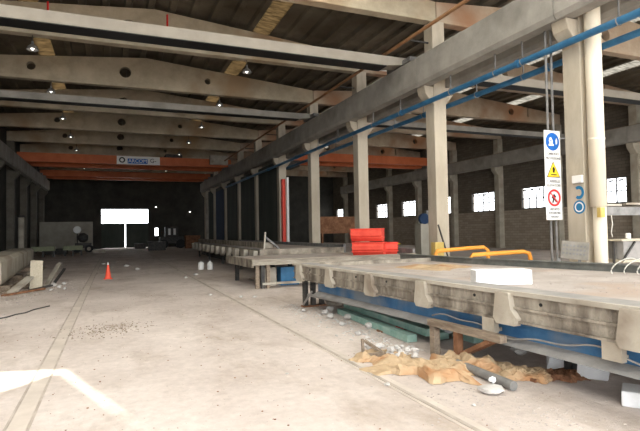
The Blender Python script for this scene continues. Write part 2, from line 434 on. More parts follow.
# ------------------------------------------------------------------ overhead cranes
def crane(x0, x1, y, z, depth, width, m, lab, gap=1.6, sign=None, twin=True):
    t = thing('overhead_crane', (0, y, z), lab, 'crane')
    for k, dy in enumerate((0, gap) if twin else (0,)):
        b = MB().prism([(x0, .12), (x0 + .9, 0), (x1 - .9, 0), (x1, .12), (x1, depth), (x0, depth)], 'Y', dy, dy + width)
        b.build('girder', m, t)
        if not twin: MB().box(x0 + .9, x1 - .9, dy + .01, dy + width, -.03, -.002).build('soffit_shade', 'black', t)  # black sheet standing in for the shade under the girder
    for x in (x0 + .1, x1 - .1):
        MB().box(x - .16, x + .16, -.5, (gap if twin else 0) + width + .5, -.0 if twin else .08, .24).build('end_truck', 'steel', t)
        for dy in (-.3, (gap if twin else 0) + width + .3): MB().lathe([(.03, -.05), (.05, -.05), (.05, .05), (.03, .05)], (x, dy, .045 if twin else .105), axis='X').build('wheel', 'darksteel', t)
    return t
ZC = 7.53
c = crane(XL + .7, XM - .42, 15.35, ZC - .06, .34, .62, 'crane', 'pale grey overhead crane girder nearest the camera in the left hall', twin=False)
for x in (-2.12, 1.98):
    pass
crane(XL + .7, XM - .42, 24.5, ZC, .30, .5, 'runway', 'second pale grey overhead crane girder in the left hall', twin=False)
crane(XM + .42, XR - .7, 15.9, ZC, .34, .55, 'crane', 'pale grey overhead crane girder nearest the camera in the right hall', twin=False)
crane(XM + .42, XR - .7, 24.5, ZC, .30, .5, 'runway', 'second pale grey overhead crane girder in the right hall', twin=False)
t = crane(XL + .35, XM - .42, 45.0, ZC, .72, .4, 'cranered', 'red double-girder overhead crane with white and blue sign plate', gap=3.0)
sg = MB().box(.3, 3.75, -.06, -.001, .02, .70).build('sign_plate', 'white', t)
MB().box(1.15, 2.75, -.075, -.0601, .08, .50).build('sign_field', 'signblue', sg)
link('sign_ring', xf(plate_mesh(circ(.72, .36, .24), [circ(.72, .36, .14)], .014), Matrix.Translation((0, -.068, 0)) @ FRONT), 'black', sg)
link('lettering', xf(text_mesh('ARCOM', .42), Matrix.Translation((1.95, -.08, .29)) @ FRONT), 'white', sg)
link('lettering', xf(text_mesh('G-', .5), Matrix.Translation((3.2, -.065, .35)) @ FRONT), 'darksteel', sg)
MB().box(4.3, 5.7, .5, 2.9, .72, 1.1).build('hoist_trolley', 'darksteel', t)
MB().box(8.0, 9.6, -.35, -.02, .2, 1.0).build('cabinet', 'dustylight', t)
t = crane(XL + .7, XM - .42, 55.5, ZC, .6, .4, 'cranered', 'dim red overhead crane farthest away in the left hall', gap=2.6)
t = crane(XM + .42, XR - .7, 38.8, ZC - .01, .7, .4, 'cranered', 'red overhead crane deep in the right hall', gap=2.6)
MB().box(13.2, 14.4, .2, 2.6, -.5, .1).build('hoist_trolley', 'darksteel', t)

# brown conduit running along the top of the middle row
tag(MB().tube([(9.3, YB, 8.06), (9.3, 46, 8.1)], .06).build('conduit_pipe', 'brown'), 'long brown conduit pipe above the crane runway beam', 'pipe')
for i, y in enumerate(YN): tag(MB().bar((9.36, y - .0, 8.05), (XM - .25, y, 8.05), .05).build('pipe_bracket', 'darksteel'), '%s small steel arm from the camera carrying the brown conduit pipe' % ORD[i], 'bracket', 'arms of the brown conduit')

# blue pipes
def hang_pipe(x, lab, y0=YB, y1=47):
    t = thing('blue_pipe', (x, 0, 5.93), lab, 'pipe', None)
    MB().tube([(0, y0 + (y1 - y0) * i / 8, 0) for i in range(9)], .085, 14).build('pipe_run', 'blue', t, smooth=True)
    for y in [4.3 + 5.75 * i for i in range(8)]:
        MB().lathe([(.085, -.05), (.11, -.05), (.11, .05), (.085, .05)], (0, y, 0), n=14, axis='Y').build('coupling', 'blue', t)
    return t
hang_pipe(9.90, 'blue service pipe passing in front of the middle columns')
hang_pipe(10.92, 'blue service pipe passing behind the middle columns')
for i, y in enumerate([7.2, 9.9, 10.9, 12.9, 15.9, 18.0, 21.5, 24]):
    for x, nm in ((9.90, 'front'), (10.92, 'rear')):
        b = MB().bar((x, y, 6.02), (x, y, 6.478), .03)
        b.tube([(x + .1 * math.cos(a), y, 5.93 + .1 * math.sin(a)) for a in [2 * PI * j / 16 for j in range(16)]], .012, 6, closed=True)
        tag(b.build('pipe_hanger', 'steel'), '%s steel rod hanger from the camera on the %s blue pipe' % (ORD[i], nm), 'hanger', 'rod hangers of the blue pipes')

# lamps
def lamp(loc, lab):
    t = thing('pendant_lamp', loc, lab, 'lamp', 'high-bay lamps under the roof beams'); t.scale = (.75, .75, 1)
    MB().lathe([(.05, .30), (.06, .2), (.20, .12), (.27, 0), (.25, 0), (.17, .11), (.04, .17), (.02, .3)], n=20).build('lamp_shade', 'steel', t)
    MB().lathe([(.02, .14), (.07, .10), (.07, .04), (.03, -.01)], n=12).build('bulb', 'bulb', t, smooth=True)
    MB().tube([(0, 0, .28), (0, 0, .52)], .02, 8).build('stem', 'darksteel', t)
    return t
for i in range(2, 9):
    for x, w in ((-2.62, 'left'), (5.15, 'right')): lamp((x, YN[i], ZB - .52), '%s lit pendant lamp from the camera in the %s row of the left hall' % (ORD[i - 2], w))
for i in range(3, 6): lamp((14.6, YN[i], ZB - .52), '%s lit pendant lamp from the camera in the right hall' % ORD[i - 3])
for xa, xb, w in ((XL + .3, XM - .3, 'left'), (XM + .3, XR - .3, 'right')):
    tag(MB().tube([(xa + (xb - xa) * i / 6, YN[2] - .18, ZB + .20) for i in range(7)], .03, 8).build('white_cable', 'white'), 'white cable along the foot of the third roof beam in the %s hall' % w, 'cable')
# faint lamps near the far wall
for i, (x, z) in enumerate(((4.9, 5.0), (9.0, 4.4))):
    t = thing('wall_lamp', (x, YE - .02, z), 'small lit wall lamp above the far %s' % ('window beside the gate' if i == 0 else 'corner of the left hall'), 'lamp')
    MB().box(-.1, .1, -.2, 0, 0, .12).build('housing', 'steel', t); MB().lathe([(.03, -.1), (.09, -.06), (.09, 0)], (0, -.1, 0), n=12).build('bulb', 'bulb', t)

# red ropes up near the first crane
for i, x in enumerate((-2.12, 1.98)):
    tag(MB().tube([(x, 19.93, 9.55), (x, 19.93, 10.12 if i else 9.98)], .035, 8).build('red_marker', 'signred'), 'thin red vertical bar on the third roof beam, %s one' % ('left' if i == 0 else 'right'), 'bar')

# ------------------------------------------------------------------ nearest column extras
t = thing('downpipe', (10.26, 8.12, 0), 'thick ivory downpipe in front of the nearest middle column', 'pipe')
MB().tube([(0, 0, 2.05), (0, 0, 8.7)], .175, 24).build('pipe_body', 'ivory', t, smooth=True)
for z in (3.6, 5.5, 7.3): MB().lathe([(.175, -.02), (.183, -.02), (.183, .02), (.175, .02)], (0, 0, z)).build('pipe_collar', 'ivory', t)
MB().tube([(.03, 0, 0), (.03, 0, 2.08)], .14, 20).build('lower_sleeve', 'ivory', t, smooth=True)
MB().box(-.22, -.08, -.22, -.13, 1.80, 2.02).build('yellow_patch', 'ochre', t)
for i, (x, y) in enumerate(((10.02, 9.1), (9.9, 9.15))):
    tag(MB().tube([(x, y, .0), (x, y, 3.2), (x + .01, y, 6.45)], .03, 8).build('vertical_conduit', 'steel'), 'thin vertical conduit left of the nearest column, %s' % ('right one' if i == 0 else 'left one'), 'conduit')
# hanging warning board
t = thing('warning_board', (9.76, 8.9, 1.77), 'tall white board with three round and triangular warning signs', 'sign')
MB().box(-.255, .255, 0, .02, 0, 2.15).build('board', 'white', t, bevel=.004)
MB().bar((-.2, .035, 1.97), (.2, .035, 1.97), .03).bar((.2, .035, 1.97), (.40, -.08, 1.97), .03).build('bracket_arm', 'steel', t)
def onb(me, x, z, d=.006): return xf(me, Matrix.Translation((x, -d, z)) @ FRONT)
p = link('blue_disc', onb(plate_mesh(circ(0, 0, .215, 40), [], .006), 0, 1.88, .004), 'signblue', t)
link('helmet_pictogram', onb(plate_mesh([(-.13, -.10), (.03, -.10), (.03, -.06), (-.01, -.05), (.0, .03), (-.05, .11), (-.10, .09), (-.12, .02), (-.09, -.05), (-.13, -.06)], [circ(-.055, .02, .025, 10)], .006), 0, 1.88, .010), 'white', p)
link('arrow_pictogram', onb(plate_mesh([(.10, -.07), (.14, -.04), (.15, .03), (.12, .09), (.09, .03)], [], .006), 0, 1.88, .010), 'white', p)
link('lettering', onb(text_mesh('OBBLIGO', .085, .002), 0, 1.585), 'darksteel', t)
link('lettering', onb(text_mesh('PROTEZIONE', .078, .002), 0, 1.475), 'darksteel', t)
tri = [(-.215, -.17), (.215, -.17), (0, .21)]
p = link('warning_triangle', onb(plate_mesh(tri, [], .006), 0, 1.19, .004), 'black', t)
link('triangle_field', onb(plate_mesh([(x * .88, y * .88 - .002) for x, y in tri], [], .006), 0, 1.19, .008), 'yellow', p)
link('exclamation_pictogram', onb(plate_mesh([(-.03, -.05), (.02, -.06), (.045, .02), (.01, .09), (-.035, .06)], [], .004), 0, 1.19, .014), 'black', p)
link('pictogram_base', onb(plate_mesh([(-.09, -.12), (.09, -.12), (.09, -.095), (-.09, -.095)], [], .004), 0, 1.19, .014), 'black', p)
link('lettering', onb(text_mesh('CARRELLI', .095, .002), 0, .925), 'darksteel', t)
link('lettering', onb(text_mesh('ELEVATORI', .085, .002), 0, .825), 'darksteel', t)
p = link('prohibition_ring', onb(plate_mesh(circ(0, 0, .205, 40), [circ(0, 0, .155, 40)], .008), 0, .53, .006), 'signred', t)
link('prohibition_bar', onb(plate_mesh([(-.12, .10), (-.10, .12), (.12, -.10), (.10, -.12)], [], .006), 0, .53, .009), 'signred', p)
link('figure_pictogram', onb(plate_mesh([(-.07, -.12), (-.03, -.12), (0, -.04), (.05, -.11), (.08, -.1), (.03, 0), (.07, .03), (.03, .06), (0, .10), (-.05, .05), (-.09, .0), (-.04, -.02)], [], .005), 0, .53, .004), 'black', p)
link('lettering', onb(text_mesh('VIETATO', .075, .002), 0, .255), 'darksteel', t)
link('lettering', onb(text_mesh("SOSTARE NEL", .062, .002), 0, .165), 'darksteel', t)
link('lettering', onb(text_mesh("RAGGIO", .06, .002), 0, .075), 'darksteel', t)
# small signs on the column's hall-side face (normal -X)
SIDE = Matrix(((0, 0, -1, 0), (-1, 0, 0, 0), (0, 1, 0, 0), (0, 0, 0, 1)))
def onc(me, y, z, d): return xf(me, Matrix.Translation((XM - .25 - d, y, z)) @ SIDE)
o = link('horseshoe_sign', onc(plate_mesh([(.14 * math.cos(a) , .16 * math.sin(a)) for a in [math.radians(-130 + 26 * i) for i in range(11)]] + [(.075 * math.cos(a), .085 * math.sin(a)) for a in [math.radians(130 - 26 * i) for i in range(11)]], [], .006), 8.50, 2.40, .004), 'signteal')
tag(o, 'teal curved horseshoe mark on the nearest column above the blue disc', 'sign')
t = thing('disc_sign', (0, 0, 0), 'round blue disc sign with white ring on the nearest column', 'sign')
link('disc', onc(plate_mesh(circ(0, 0, .16, 32), [], .006), 8.50, 2.06, .004), 'signteal', t)
link('ring', onc(plate_mesh(circ(0, 0, .12, 32), [circ(0, 0, .09, 32)], .004), 8.50, 2.06, .010), 'white', t)
tag(MB().box(XM - .33, XM - .251, 8.36, 8.62, 2.62, 2.80).build('junction_box', 'white', bevel=.01), 'small white junction box on the nearest column above two teal signs', 'box')

# ------------------------------------------------------------------ casting tables
def bracket(b, y, w0=.14, w1=.36, x=0.0, z0=.50, z1=.91, out=.13):
    # flared gusset: narrow at the top, curving wider downwards
    b.prism([(y - w0, z1), (y + w0, z1), (y + w0 + .02, z1 - .15), (y + w1 * .6, z0 + .06), (y + w1 * .4, z0), (y - w1 * .75, z0), (y - w1 * .9, z0 + .08), (y - w0 - .03, z1 - .17)], 'X', x - out, x)
TH = math.radians(2.9)
t = thing('casting_table', (3.64, 10.25, 0), 'long dusty steel casting table nearest the camera', 'table', None, TH)
LEN = 11.5
FE = [(3.62, 1.3), (3.57, -1.5), (4.05, -4.65), (4.35, -LEN)]
MB().prism([(.38, -LEN), (.38, 0)] + [(3.6, 0), (3.57, -1.5), (4.05, -4.65), (4.35, -LEN)], 'Z', .76, .82).build('bed', 'bed', t)
MB().box(0, .40, -LEN, 0, .87, .915).build('edge_flange', 'lip', t)
MB().box(-.05, .0, -LEN, 0.02, .885, .93).build('top_lip', 'dustylight', t)
MB().box(-.02, .05, -LEN, 0, .60, .885).box(-.05, .02, -LEN, 0, .60, .625).box(-.045, .0, -LEN, 0, .74, .765).build('side_form', 'dusty', t)
for y in (-.35, -1.75, -3.2, -4.55, -6.0, -7.4, -8.8): bb = MB(); bracket(bb, y, .09, .22, z0=.57, out=.09); bb.build('bracket', 'bracketdust', t)
bh = MB()
for i in range(11): bh.lathe([(.018, -.006), (.018, .002)], (-.052, -.9 - i * .93, .83), n=10, axis='X')
bh.build('bolt_hole', 'black', t)
MB().prism(FE + [(x + .08, y) for x, y in FE[::-1]], 'Z', .70, .935).prism([(x - .04, y) for x, y in FE] + [(x + .12, y) for x, y in FE[::-1]], 'Z', .935, .955).build('far_rail', 'railgrey', t)
MB().box(0, 3.6, -.06, 0, .62, .90).build('end_form', 'dusty', t)
for i in range(8):
    MB().box(.3, 3.5, -1.2 - i * 1.35, -1.08 - i * 1.35, .62, .76).build('cross_rib', 'steel', t)
MB().box(.12, .18, -10.9, -.9, .395, .60).build('side_web', 'bluedusty', t)
MB().prism([(-.02, .33), (.40, .33), (.40, .40), (.12, .40)], 'Y', -10.9, -.9).build('lower_flange', 'lip', t)
MB().prism([(.28, .12), (.62, .05), (.62, .62), (.16, .62)], 'Y', -.96, -.90).build('end_plate', 'dusty', t)
MB().box(.2, .36, -.99, -.965, .46, .6).build('blue_patch', 'bluedusty', t)
for y in (-.25, -3.3, -6.2, -9.2):
    for x in (.12, .30, .50) if y == -.25 else (.7, 3.3):
        MB().box(x - .045, x + .045, y - .05, y + .05, 0, .80 if x > .4 else .87).build('leg', 'darksteel', t)
    MB().box(.05, .60 if y == -.25 else 3.5, y - .09, y + .09, 0, .03).build('foot_plate', 'rust', t)
MB().bar((.05, -.3, .06), (-.02, -.9, .40), .03).bar((.1, -.45, .28), (.5, -2.3, .2), .05).build('brace', 'lip', t)
for y in (-5.75, -7.2): MB().box(-.05, .02, y - .09, y + .09, .44, .60).box(.0, .40, y - .04, y + .04, .44, .48).build('hanger_plate', 'bracketdust', t)

# timber beam under the table side and its prop
t2 = thing('timber_beam', (3.86, 4.85, 0), 'weathered timber beam propped under the side of the nearest casting table', 'timber', None, TH)
MB().box(-.10, .0, -.62, .62, .37, .45).build('plank', 'wood', t2)
MB().bar((-.04, .55, 0), (-.04, .55, .37), .09).build('post', 'wood', t2)
MB().bar((.05, .25, .02), (-.04, -.45, .36), .11, .05).build('diagonal_brace', 'rust', t2)
MB().bar((-.03, .12, 0.0), (-.03, .12, .37), .08).build('post', 'rust', t2)
# cables draped along the side
pts = []
for i in range(61):
    s_ = i / 60; y = 5.6 - s_ * 5.0
    pts.append((4.0 - (y - 4) * .05 - .02, y, .46 + .045 * math.sin(s_ * 17) + .02 * math.sin(s_ * 43)))
tag(MB().tube(pts, .009, 8).build('hanging_cable', 'lip', smooth=True), 'thin pale cable looping along the side of the nearest casting table', 'cable')
# green steel bars lying under the table
for i, (x0, y0, x1, y1, z) in enumerate(((4.05, 8.8, 3.90, 6.1, .06), (4.25, 9.0, 4.12, 6.0, .14), (4.50, 9.0, 4.38, 6.0, .07), (4.75, 9.0, 4.65, 5.6, .07))):
    tag(MB().bar((x0, y0, z), (x1, y1, z), .16 if i != 1 else .10, .10).build('steel_bar', 'green'), 'green painted steel bar on the floor under the nearest table, %s' % ['outermost', 'lying tilted over the outermost', 'third from the aisle', 'innermost'][i], 'bar', 'green steel bars under the table')
# things on the table
tag(MB().box(-.38, .38, -.15, .15, 0, .20).build('foam_block', 'foam', bevel=.01), 'long white foam block lying on the bed of the nearest table', 'block')
o = bpy.data.objects['foam_block']; o.location = (5.0, 5.52, .822); o.rotation_euler = (0, 0, -.42)
def rock(b, c, r, sq=.6, seed=0):
    res = bmesh.ops.create_icosphere(b.bm, subdivisions=2, radius=1)
    for v in res['verts']:
        n = noise.noise(v.co * 1.3 + Vector((seed * 3.1, seed, 0))); n2 = noise.cell(v.co * 1.1 + Vector((seed, 0, 0)))
        v.co = Vector((v.co.x * r * (1 + .5 * n), v.co.y * r * (1 + .4 * n), v.co.z * r * sq * (1 + .4 * n + .15 * n2))) + Vector(c)
# orange-brown debris heap on bed
def heap(name, cx, cy, z, rx, ry, h, m, lab, cat, seed=0, rot=0, kind=None, n=34):
    bm = bmesh.new(); vs = []
    for j in range(n + 1):
        row = []
        for i in range(n + 1):
            u = i / n * 2 - 1; v = j / n * 2 - 1
            d = math.sqrt(u * u + v * v); a = math.atan2(v, u)
            edge = 1 + .25 * noise.noise(Vector((math.cos(a) * 1.5, math.sin(a) * 1.5, seed)))
            f = max(0, 1 - (d / edge) ** 2)
            nn = noise.fractal(Vector((u * 2.6 + seed, v * 2.6, seed * .7)), 1, 2, 4)
            hh = h * (f ** .7) * (.65 + .9 * nn) if f > 0 else -.02
            row.append(bm.verts.new((u * rx, v * ry, max(hh, -.015))))
        vs.append(row)
    for j in range(n):
        for i in range(n):
            q = (vs[j][i], vs[j][i + 1], vs[j + 1][i + 1], vs[j + 1][i])
            if max(w.co.z for w in q) > -.012: bm.faces.new(q)
    bmesh.ops.delete(bm, geom=[v for v in bm.verts if not v.link_faces], context='VERTS')
    me = bpy.data.meshes.new(name); bm.to_mesh(me); bm.free()
    o = link(name, me, m); o.location = (cx, cy, z); o.rotation_euler = (0, 0, rot)
    return tag(o, lab, cat, kind=kind)
heap('sand_heap', 6.1, 8.6, .82, .75, .9, .05, 'paper', 'low heap of orange-brown dust on the bed of the nearest table', 'debris', 3, kind='stuff')
heap('dust_heap', 6.3, 7.2, .82, .7, .7, .07, 'bed', 'pale dust heap in the middle of the nearest table bed', 'debris', 5, kind='stuff')
# white cord hoops leaning on the far rail
for i in range(4):
    cx_, cy_ = 7.36 + i * .10, 5.42 - i * .14
    pts = []
    for j in range(19):
        a_ = math.radians(50 + 10.5 * j); h_ = .15 * math.cos(a_) + .10 * math.sin(a_); pts.append((cx_ + .78 * h_, cy_ - .62 * h_, .965 + .13 * math.sin(a_)))
    tag(MB().tube(pts, .009, 8).build('cord_hoop', 'rope', smooth=True), '%s white cord hoop from the left leaning on the far rail of the nearest table' % ORD[i], 'cord', 'white cord hoops on the rail')

# second table: end bar faces the camera
t = thing('casting_table', (3.62, 13.8, 0), 'casting table with a pale timber end beam behind the nearest one', 'table', None, math.radians(1.5))
MB().box(-.02, 5.4, -.10, 0, .68, .83).box(-.05, 5.45, -.14, .0, .81, .835).box(-.04, 5.4, -.13, 0, .67, .70).build('end_beam', 'weathered', t)
MB().box(0, 5.4, 0, 3.0, .72, .80).build('bed', 'bed', t)
MB().box(-.03, .05, 0, 3.0, .60, .84).build('side_form', 'dusty', t)
MB().box(5.4, 5.48, 0, 3.0, .72, .98).build('far_rail', 'steel', t)
for x in (.16, .32, .48): MB().box(x - .05, x + .05, .02, .12, 0, .72).build('leg', 'wood' if x != .32 else 'darksteel', t)
for x in (2.2, 4.0): MB().box(x - .06, x + .06, .02, .14, 0, .72).build('leg', 'darksteel', t)
for x in (.3, 2.2, 4.0): MB().box(x - .06, x + .06, 2.8, 2.92, 0, .72).build('leg', 'darksteel', t)
MB().box(.3, 4.1, .0, .08, .10, .16).build('lower_beam', 'dustylight', t)
tag(MB().box(4.12, 4.48, 14.3, 14.8, 0, .55).build('plastic_crate', 'dustylight', bevel=.01), 'pale square box under the second casting table', 'box')
tag(MB().box(4.62, 5.2, 14.3, 14.7, 0, .55).build('blue_box', 'blue', bevel=.01), 'blue box under the second casting table', 'box')

# third table run with round brackets, two long parallel beds
def long_table(x, y0, L, lab, rz, nb, top=.93):
    t = thing('casting_table', (x, y0, 0), lab, 'table', None, rz)
    MB().box(.25, 3.2, 0, L, top - .10, top - .04).build('bed', 'bed', t)
    MB().box(0, .3, 0, L, top - .03, top).build('edge_flange', 'lip', t)
    MB().box(.3, .62, .5, L, top + .02, top + .22).build('upper_beam', 'dusty', t)
    MB().box(0, .06, 0, L, top - .14, top - .02).build('side_form', 'dusty', t)
    MB().box(3.2, 3.3, 0, L, top - .2, top + .1).build('far_rail', 'steel', t)
    MB().box(0, 3.2, -.05, 0.0, top - .3, top).build('end_form', 'dusty', t)
    for i in range(nb):
        y = .55 + i * (L - 1) / (nb - 1)
        bb = MB(); pr = [(y + .36 * math.cos(a), top - .05 + .42 * math.sin(a)) for a in [math.radians(180 + 15 * j) for j in range(13)]]
        bb.prism(pr, 'X', -.16, 0); bb.build('bracket', 'dustylight', t)
    for i in range(5):
        y = .2 + i * (L - .4) / 4
        for xx in (.35, 2.9): MB().box(xx - .06, xx + .06, y - .06, y + .06, 0, top - .1).build('leg', 'darksteel', t)
    MB().box(.5, .56, 0, L, .15, .55).build('lower_web', 'darksteel', t)
    return t
long_table(4.72, 17.0, 18.5, 'long far casting table with a row of round brackets', math.radians(-1.4), 12, 1.0)

# lumber under table 3 near end
for i in range(4):
    tag(MB().bar((4.3 + .12 * i, 16.7 - .25 * i, .04 + .05 * i), (4.9 + .1 * i, 15.9, .05 + .03 * i), .10, .035).build('scrap_plank', 'wood'), '%s scrap plank in the small pile before the far casting table' % ORD[i], 'plank', 'scrap planks by the far table')
tag(MB().bar((4.95, 17.2, 1.0), (5.0, 17.2, 1.6), .05).build('steel_stake', 'dustylight'), 'short pale stake standing on the end of the far table', 'stake')
tag(MB().bar((5.0, 17.3, 1.45), (5.6, 17.5, 1.0), .06).build('steel_stake', 'steel'), 'grey stake leaning down to the right on the end of the far table', 'stake')
for i, (x, y) in enumerate(((3.5, 22.5), (3.86, 22.3))):
    t = thing('plastic_drum', (x * 1.0 + .08, y, 0), 'small white plastic drum by the far table, %s of two' % ('left' if i == 0 else 'right'), 'drum', 'white drums')
    MB().lathe([(.14, 0), (.17, .03), (.17, .36), (.13, .42), (.05, .43)], n=20).build('body', 'white', t, smooth=False)
    MB().lathe([(.05, .43), (.05, .47)], n=12).build('cap', 'white', t); t.scale = (.75, .75, .8)

# ------------------------------------------------------------------ red steel formwork on the second table
def red_form(name, loc, rz, w, d, h, lab):
    t = thing(name, loc, lab, 'formwork', 'red steel forms on the second table', rz)
    b = MB().prism([(-d / 2, h * .45), (-d / 2 + .18, 0), (d / 2 - .05, 0), (d / 2, h * .5), (d / 2, h), (-d / 2 + .06, h), (-d / 2, h * .8)], 'X', -w / 2, w / 2)
    b.build('shell', 'red', t, bevel=.012)
    for zz in (.28, .62, .97):
        MB().box(-w / 2 - .02, w / 2 + .02, -d / 2 - .0 , -d / 2 + .02, h * zz - .012, h * zz + .012).box(w / 2, w / 2 + .02, -d / 2 + .1, d / 2, h * zz - .012, h * zz + .012).build('rib', 'red', t)
    return t
RZ = math.radians(-38)
red_form('steel_form', (7.75, 14.0 + .55, .80), RZ, 1.0, .75, .42, 'lower red steel form on the second casting table')
red_form('steel_form', (7.70, 14.0 + .55, 1.245), RZ, 1.0, .72, .42, 'upper red steel form stacked on the lower red one')
red_form('steel_form', (8.55, 14.6, .80), RZ + .3, .45, .55, .40, 'small red steel form right of the red stack')
red_form('steel_form', (7.25, 12.5, 0), RZ, .9, .35, .62, 'red steel form on the floor between the two nearest tables')

# ------------------------------------------------------------------ orange guard rails near second column
def guard(pts, lab, r=.052):
    t = thing('guard_rail', (pts[0][0], pts[0][1], 0), lab, 'guard rail')
    o = Vector((pts[0][0], pts[0][1], 0))
    MB().tube([Vector(p) - o for p in pts], r, 12).build('tube', 'orange', t, smooth=True)
    for p in (pts[0], pts[-1]): MB().box(p[0] - o.x - .09, p[0] - o.x + .09, p[1] - o.y - .09, p[1] - o.y + .09, 0, .02).build('foot', 'steel', t)
guard([(7.75, 10.9, 0), (7.75, 10.9, .95), (7.8, 10.9, 1.03), (8.6, 10.75, 1.08), (9.1, 10.65, 1.10), (9.2, 10.6, 1.02), (9.2, 10.6, 0)], 'orange tubular guard rail beside the second column')
guard([(7.95, 9.75, 0), (7.95, 9.75, .90), (8.0, 9.75, .97), (9.3, 9.45, 1.01), (9.42, 9.4, .97), (9.46, 9.4, .85), (9.46, 9.4, 0)], 'orange tubular guard rail nearer the big ivory downpipe')
tag(MB().box(-.2, .2, -.12, .12, 0, .45).build('ochre_panel', 'ochre', bevel=.01), 'small ochre panel standing at the foot of the second column', 'panel')
bpy.data.objects['ochre_panel'].location = (9.93, 13.85, 0.0); bpy.data.objects['ochre_panel'].scale = (.85, 1, 2.6)
tag(MB().bar((10.2, 13.35, 0), (10.07, 13.98, 1.75), .04).build('leaning_rod', 'darksteel'), 'dark rod leaning on the front of the second column', 'rod')
# ------------------------------------------------------------------ tilted control box, stand, jib
t = thing('control_box', (9.27, 8.1, 0), 'dusty tilted control box with rows of lettering by the nearest column', 'box', None, -.85)
MB().box(-.27, .27, -.2, .2, .90, 1.28, Matrix.Translation((0, 0, .0)) @ Matrix.Rotation(math.radians(6), 4, 'Y') ).build('housing', 'boxgrey', t, bevel=.01)
rows = MB()
for r_ in range(3):
    for q in range(7): rows.box(-.24 + q * .067, -.20 + q * .067, -.206, -.2, 1.0 + r_ * .085 , 1.04 + r_ * .085, Matrix.Rotation(math.radians(6), 4, 'Y'))
rows.build('lettering_mark', 'steel', t)['kind'] = 'stuff'
for x in (-.2, .2): MB().box(x - .03, x + .03, -.15, .15, 0, .93).build('leg', 'steel', t)

t = thing('work_stand', (10.0, 8.0, 0), 'wooden-topped stand with pale panel right of the ivory downpipe', 'stand', None, -.1)
MB().box(.45, 1.75, -.25, .25, 1.26, 1.30).build('top', 'woodlight', t)
MB().box(.55, 1.35, -.2, .2, .85, 1.26).build('grey_panel', 'lip', t)
MB().box(.5, 1.35, -.22, .22, .78, .84).build('lower_shelf', 'woodlight', t)
MB().box(1.35, 1.62, -.27, .25, .74, 1.26).build('end_panel', 'white', t)
MB().bar((.48, 0, 0), (.48, 0, 1.26), .04).build('leg', 'darksteel', t)
MB().bar((1.6, .1, 0), (1.6, .1, .8), .04).build('leg', 'steel', t)
MB().bar((.48, -.23, .82), (.85, -.23, 1.24), .035).build('brace', 'darksteel', t)
tag(MB().lathe([(.05, 0), (.06, .02), (.055, .12), (.03, .13)], n=16).build('small_jar', 'white'), 'small white jar on the wooden-topped stand', 'jar')
bpy.data.objects['small_jar'].location = (10.9, 7.9, 1.302)
t = thing('jib_arm', (10.34, 8.2, 1.95), 'grey horizontal steel arm right of the ivory downpipe', 'arm')
MB().box(.1, 2.6, -.05, .05, -.1, .1).build('arm_beam', 'steel', t)
MB().box(.25, .75, -.04, .04, .12, .17).box(.9, 1.5, -.04, .04, .15, .20).build('pale_strip', 'dustylight', t)
MB().tube([(.35, -.06, -.1), (.38, -.06, -.3), (.33, -.06, -.5), (.36, -.06, -.6)], .012, 6).build('hanging_cord', 'rope', t)
MB().bar((1.45, 0, -1.95), (1.45, 0, -.1), .035).build('post', 'steel', t)
MB().bar((2.5, 0, -1.95), (2.5, 0, -.1), .06).build('post', 'steel', t)

# ------------------------------------------------------------------ red and white gate edge + blue sheets in the middle wall
t = thing('sliding_gate', (9.85, 29.6, 0), 'narrow sliding gate edge painted red and white by the middle row', 'gate')
MB().box(-.1, .1, 0, .3, 0.02, 4.9).build('red_leaf', 'red', t); MB().box(.11, .25, -.2, -.05, 0.02, 5.0).build('white_leaf', 'white', t)
t = thing('blue_sheet_door', (10.2, 51.3, 0), 'tall dark blue sheet door far down the middle wall', 'door')
MB().box(-.06, 0, -2.2, 2.2, 0.02, 6.0).build('sheet', 'navy', t)
tag(MB().box(9.75, 10.0, 57.2, 57.6, 0, 6.4).build('pale_post', 'dustylight'), 'pale square post at the far end of the middle wall', 'post')
# right hall furnishings seen between columns
tag(MB().box(11.8, 14.3, 28.5, 28.7, 1.45, 2.5).box(11.9, 12.0, 28.5, 28.7, 0, 1.45).box(14.1, 14.2, 28.5, 28.7, 0, 1.45).build('brown_panel', 'rust'), 'brown sheet screen on legs in the right hall beyond the red forms', 'panel')
t = thing('work_table', (13.6, 24.5, 0), 'low yellow-edged work table in the right hall', 'table')
MB().box(-1, 1.2, -.4, .4, .80, .86).build('tabletop', 'yellow', t)
for x in (-.9, 1.1): MB().box(x - .04, x + .04, -.3, .3, 0, .8).build('leg', 'darksteel', t)
t = thing('wall_door', (28.9, 41.5, 0), 'dark doorway panel under a window in the right wall', 'door')
MB().box(-.05, .0, -.7, .7, 0, 2.2).build('leaf', 'darksteel', t); MB().box(-.08, -.05, .5, .6, 1.0, 1.1).build('handle', 'steel', t)
t = thing('rod_rack', (24.0, 33.0, 0), 'rack of leaning steel rods behind the second column', 'rack')
MB().box(-.5, .5, -.3, .3, 0, .1).build('base', 'steel', t)
for i in range(4): MB().bar((-.3 + .2 * i, 0, .1), (-.1 + .25 * i, .3, 3.2), .06).build('rod', 'steel', t)
t = thing('control_cabinet', (15.3, 22.2, 0), 'grey-green machine cabinet left of the second column', 'cabinet')
MB().box(-.6, .5, -.3, .3, 0, 1.9).build('housing', 'greywall', t, bevel=.02)
MB().lathe([(.28, -.1), (.30, 0), (.28, .1)], (-.35, -.2, 2.15), n=20, axis='Y').build('fan_drum', 'navy', t)
MB().box(-.1, .1, -.1, .1, 1.9, 2.6).build('stack', 'steel', t)
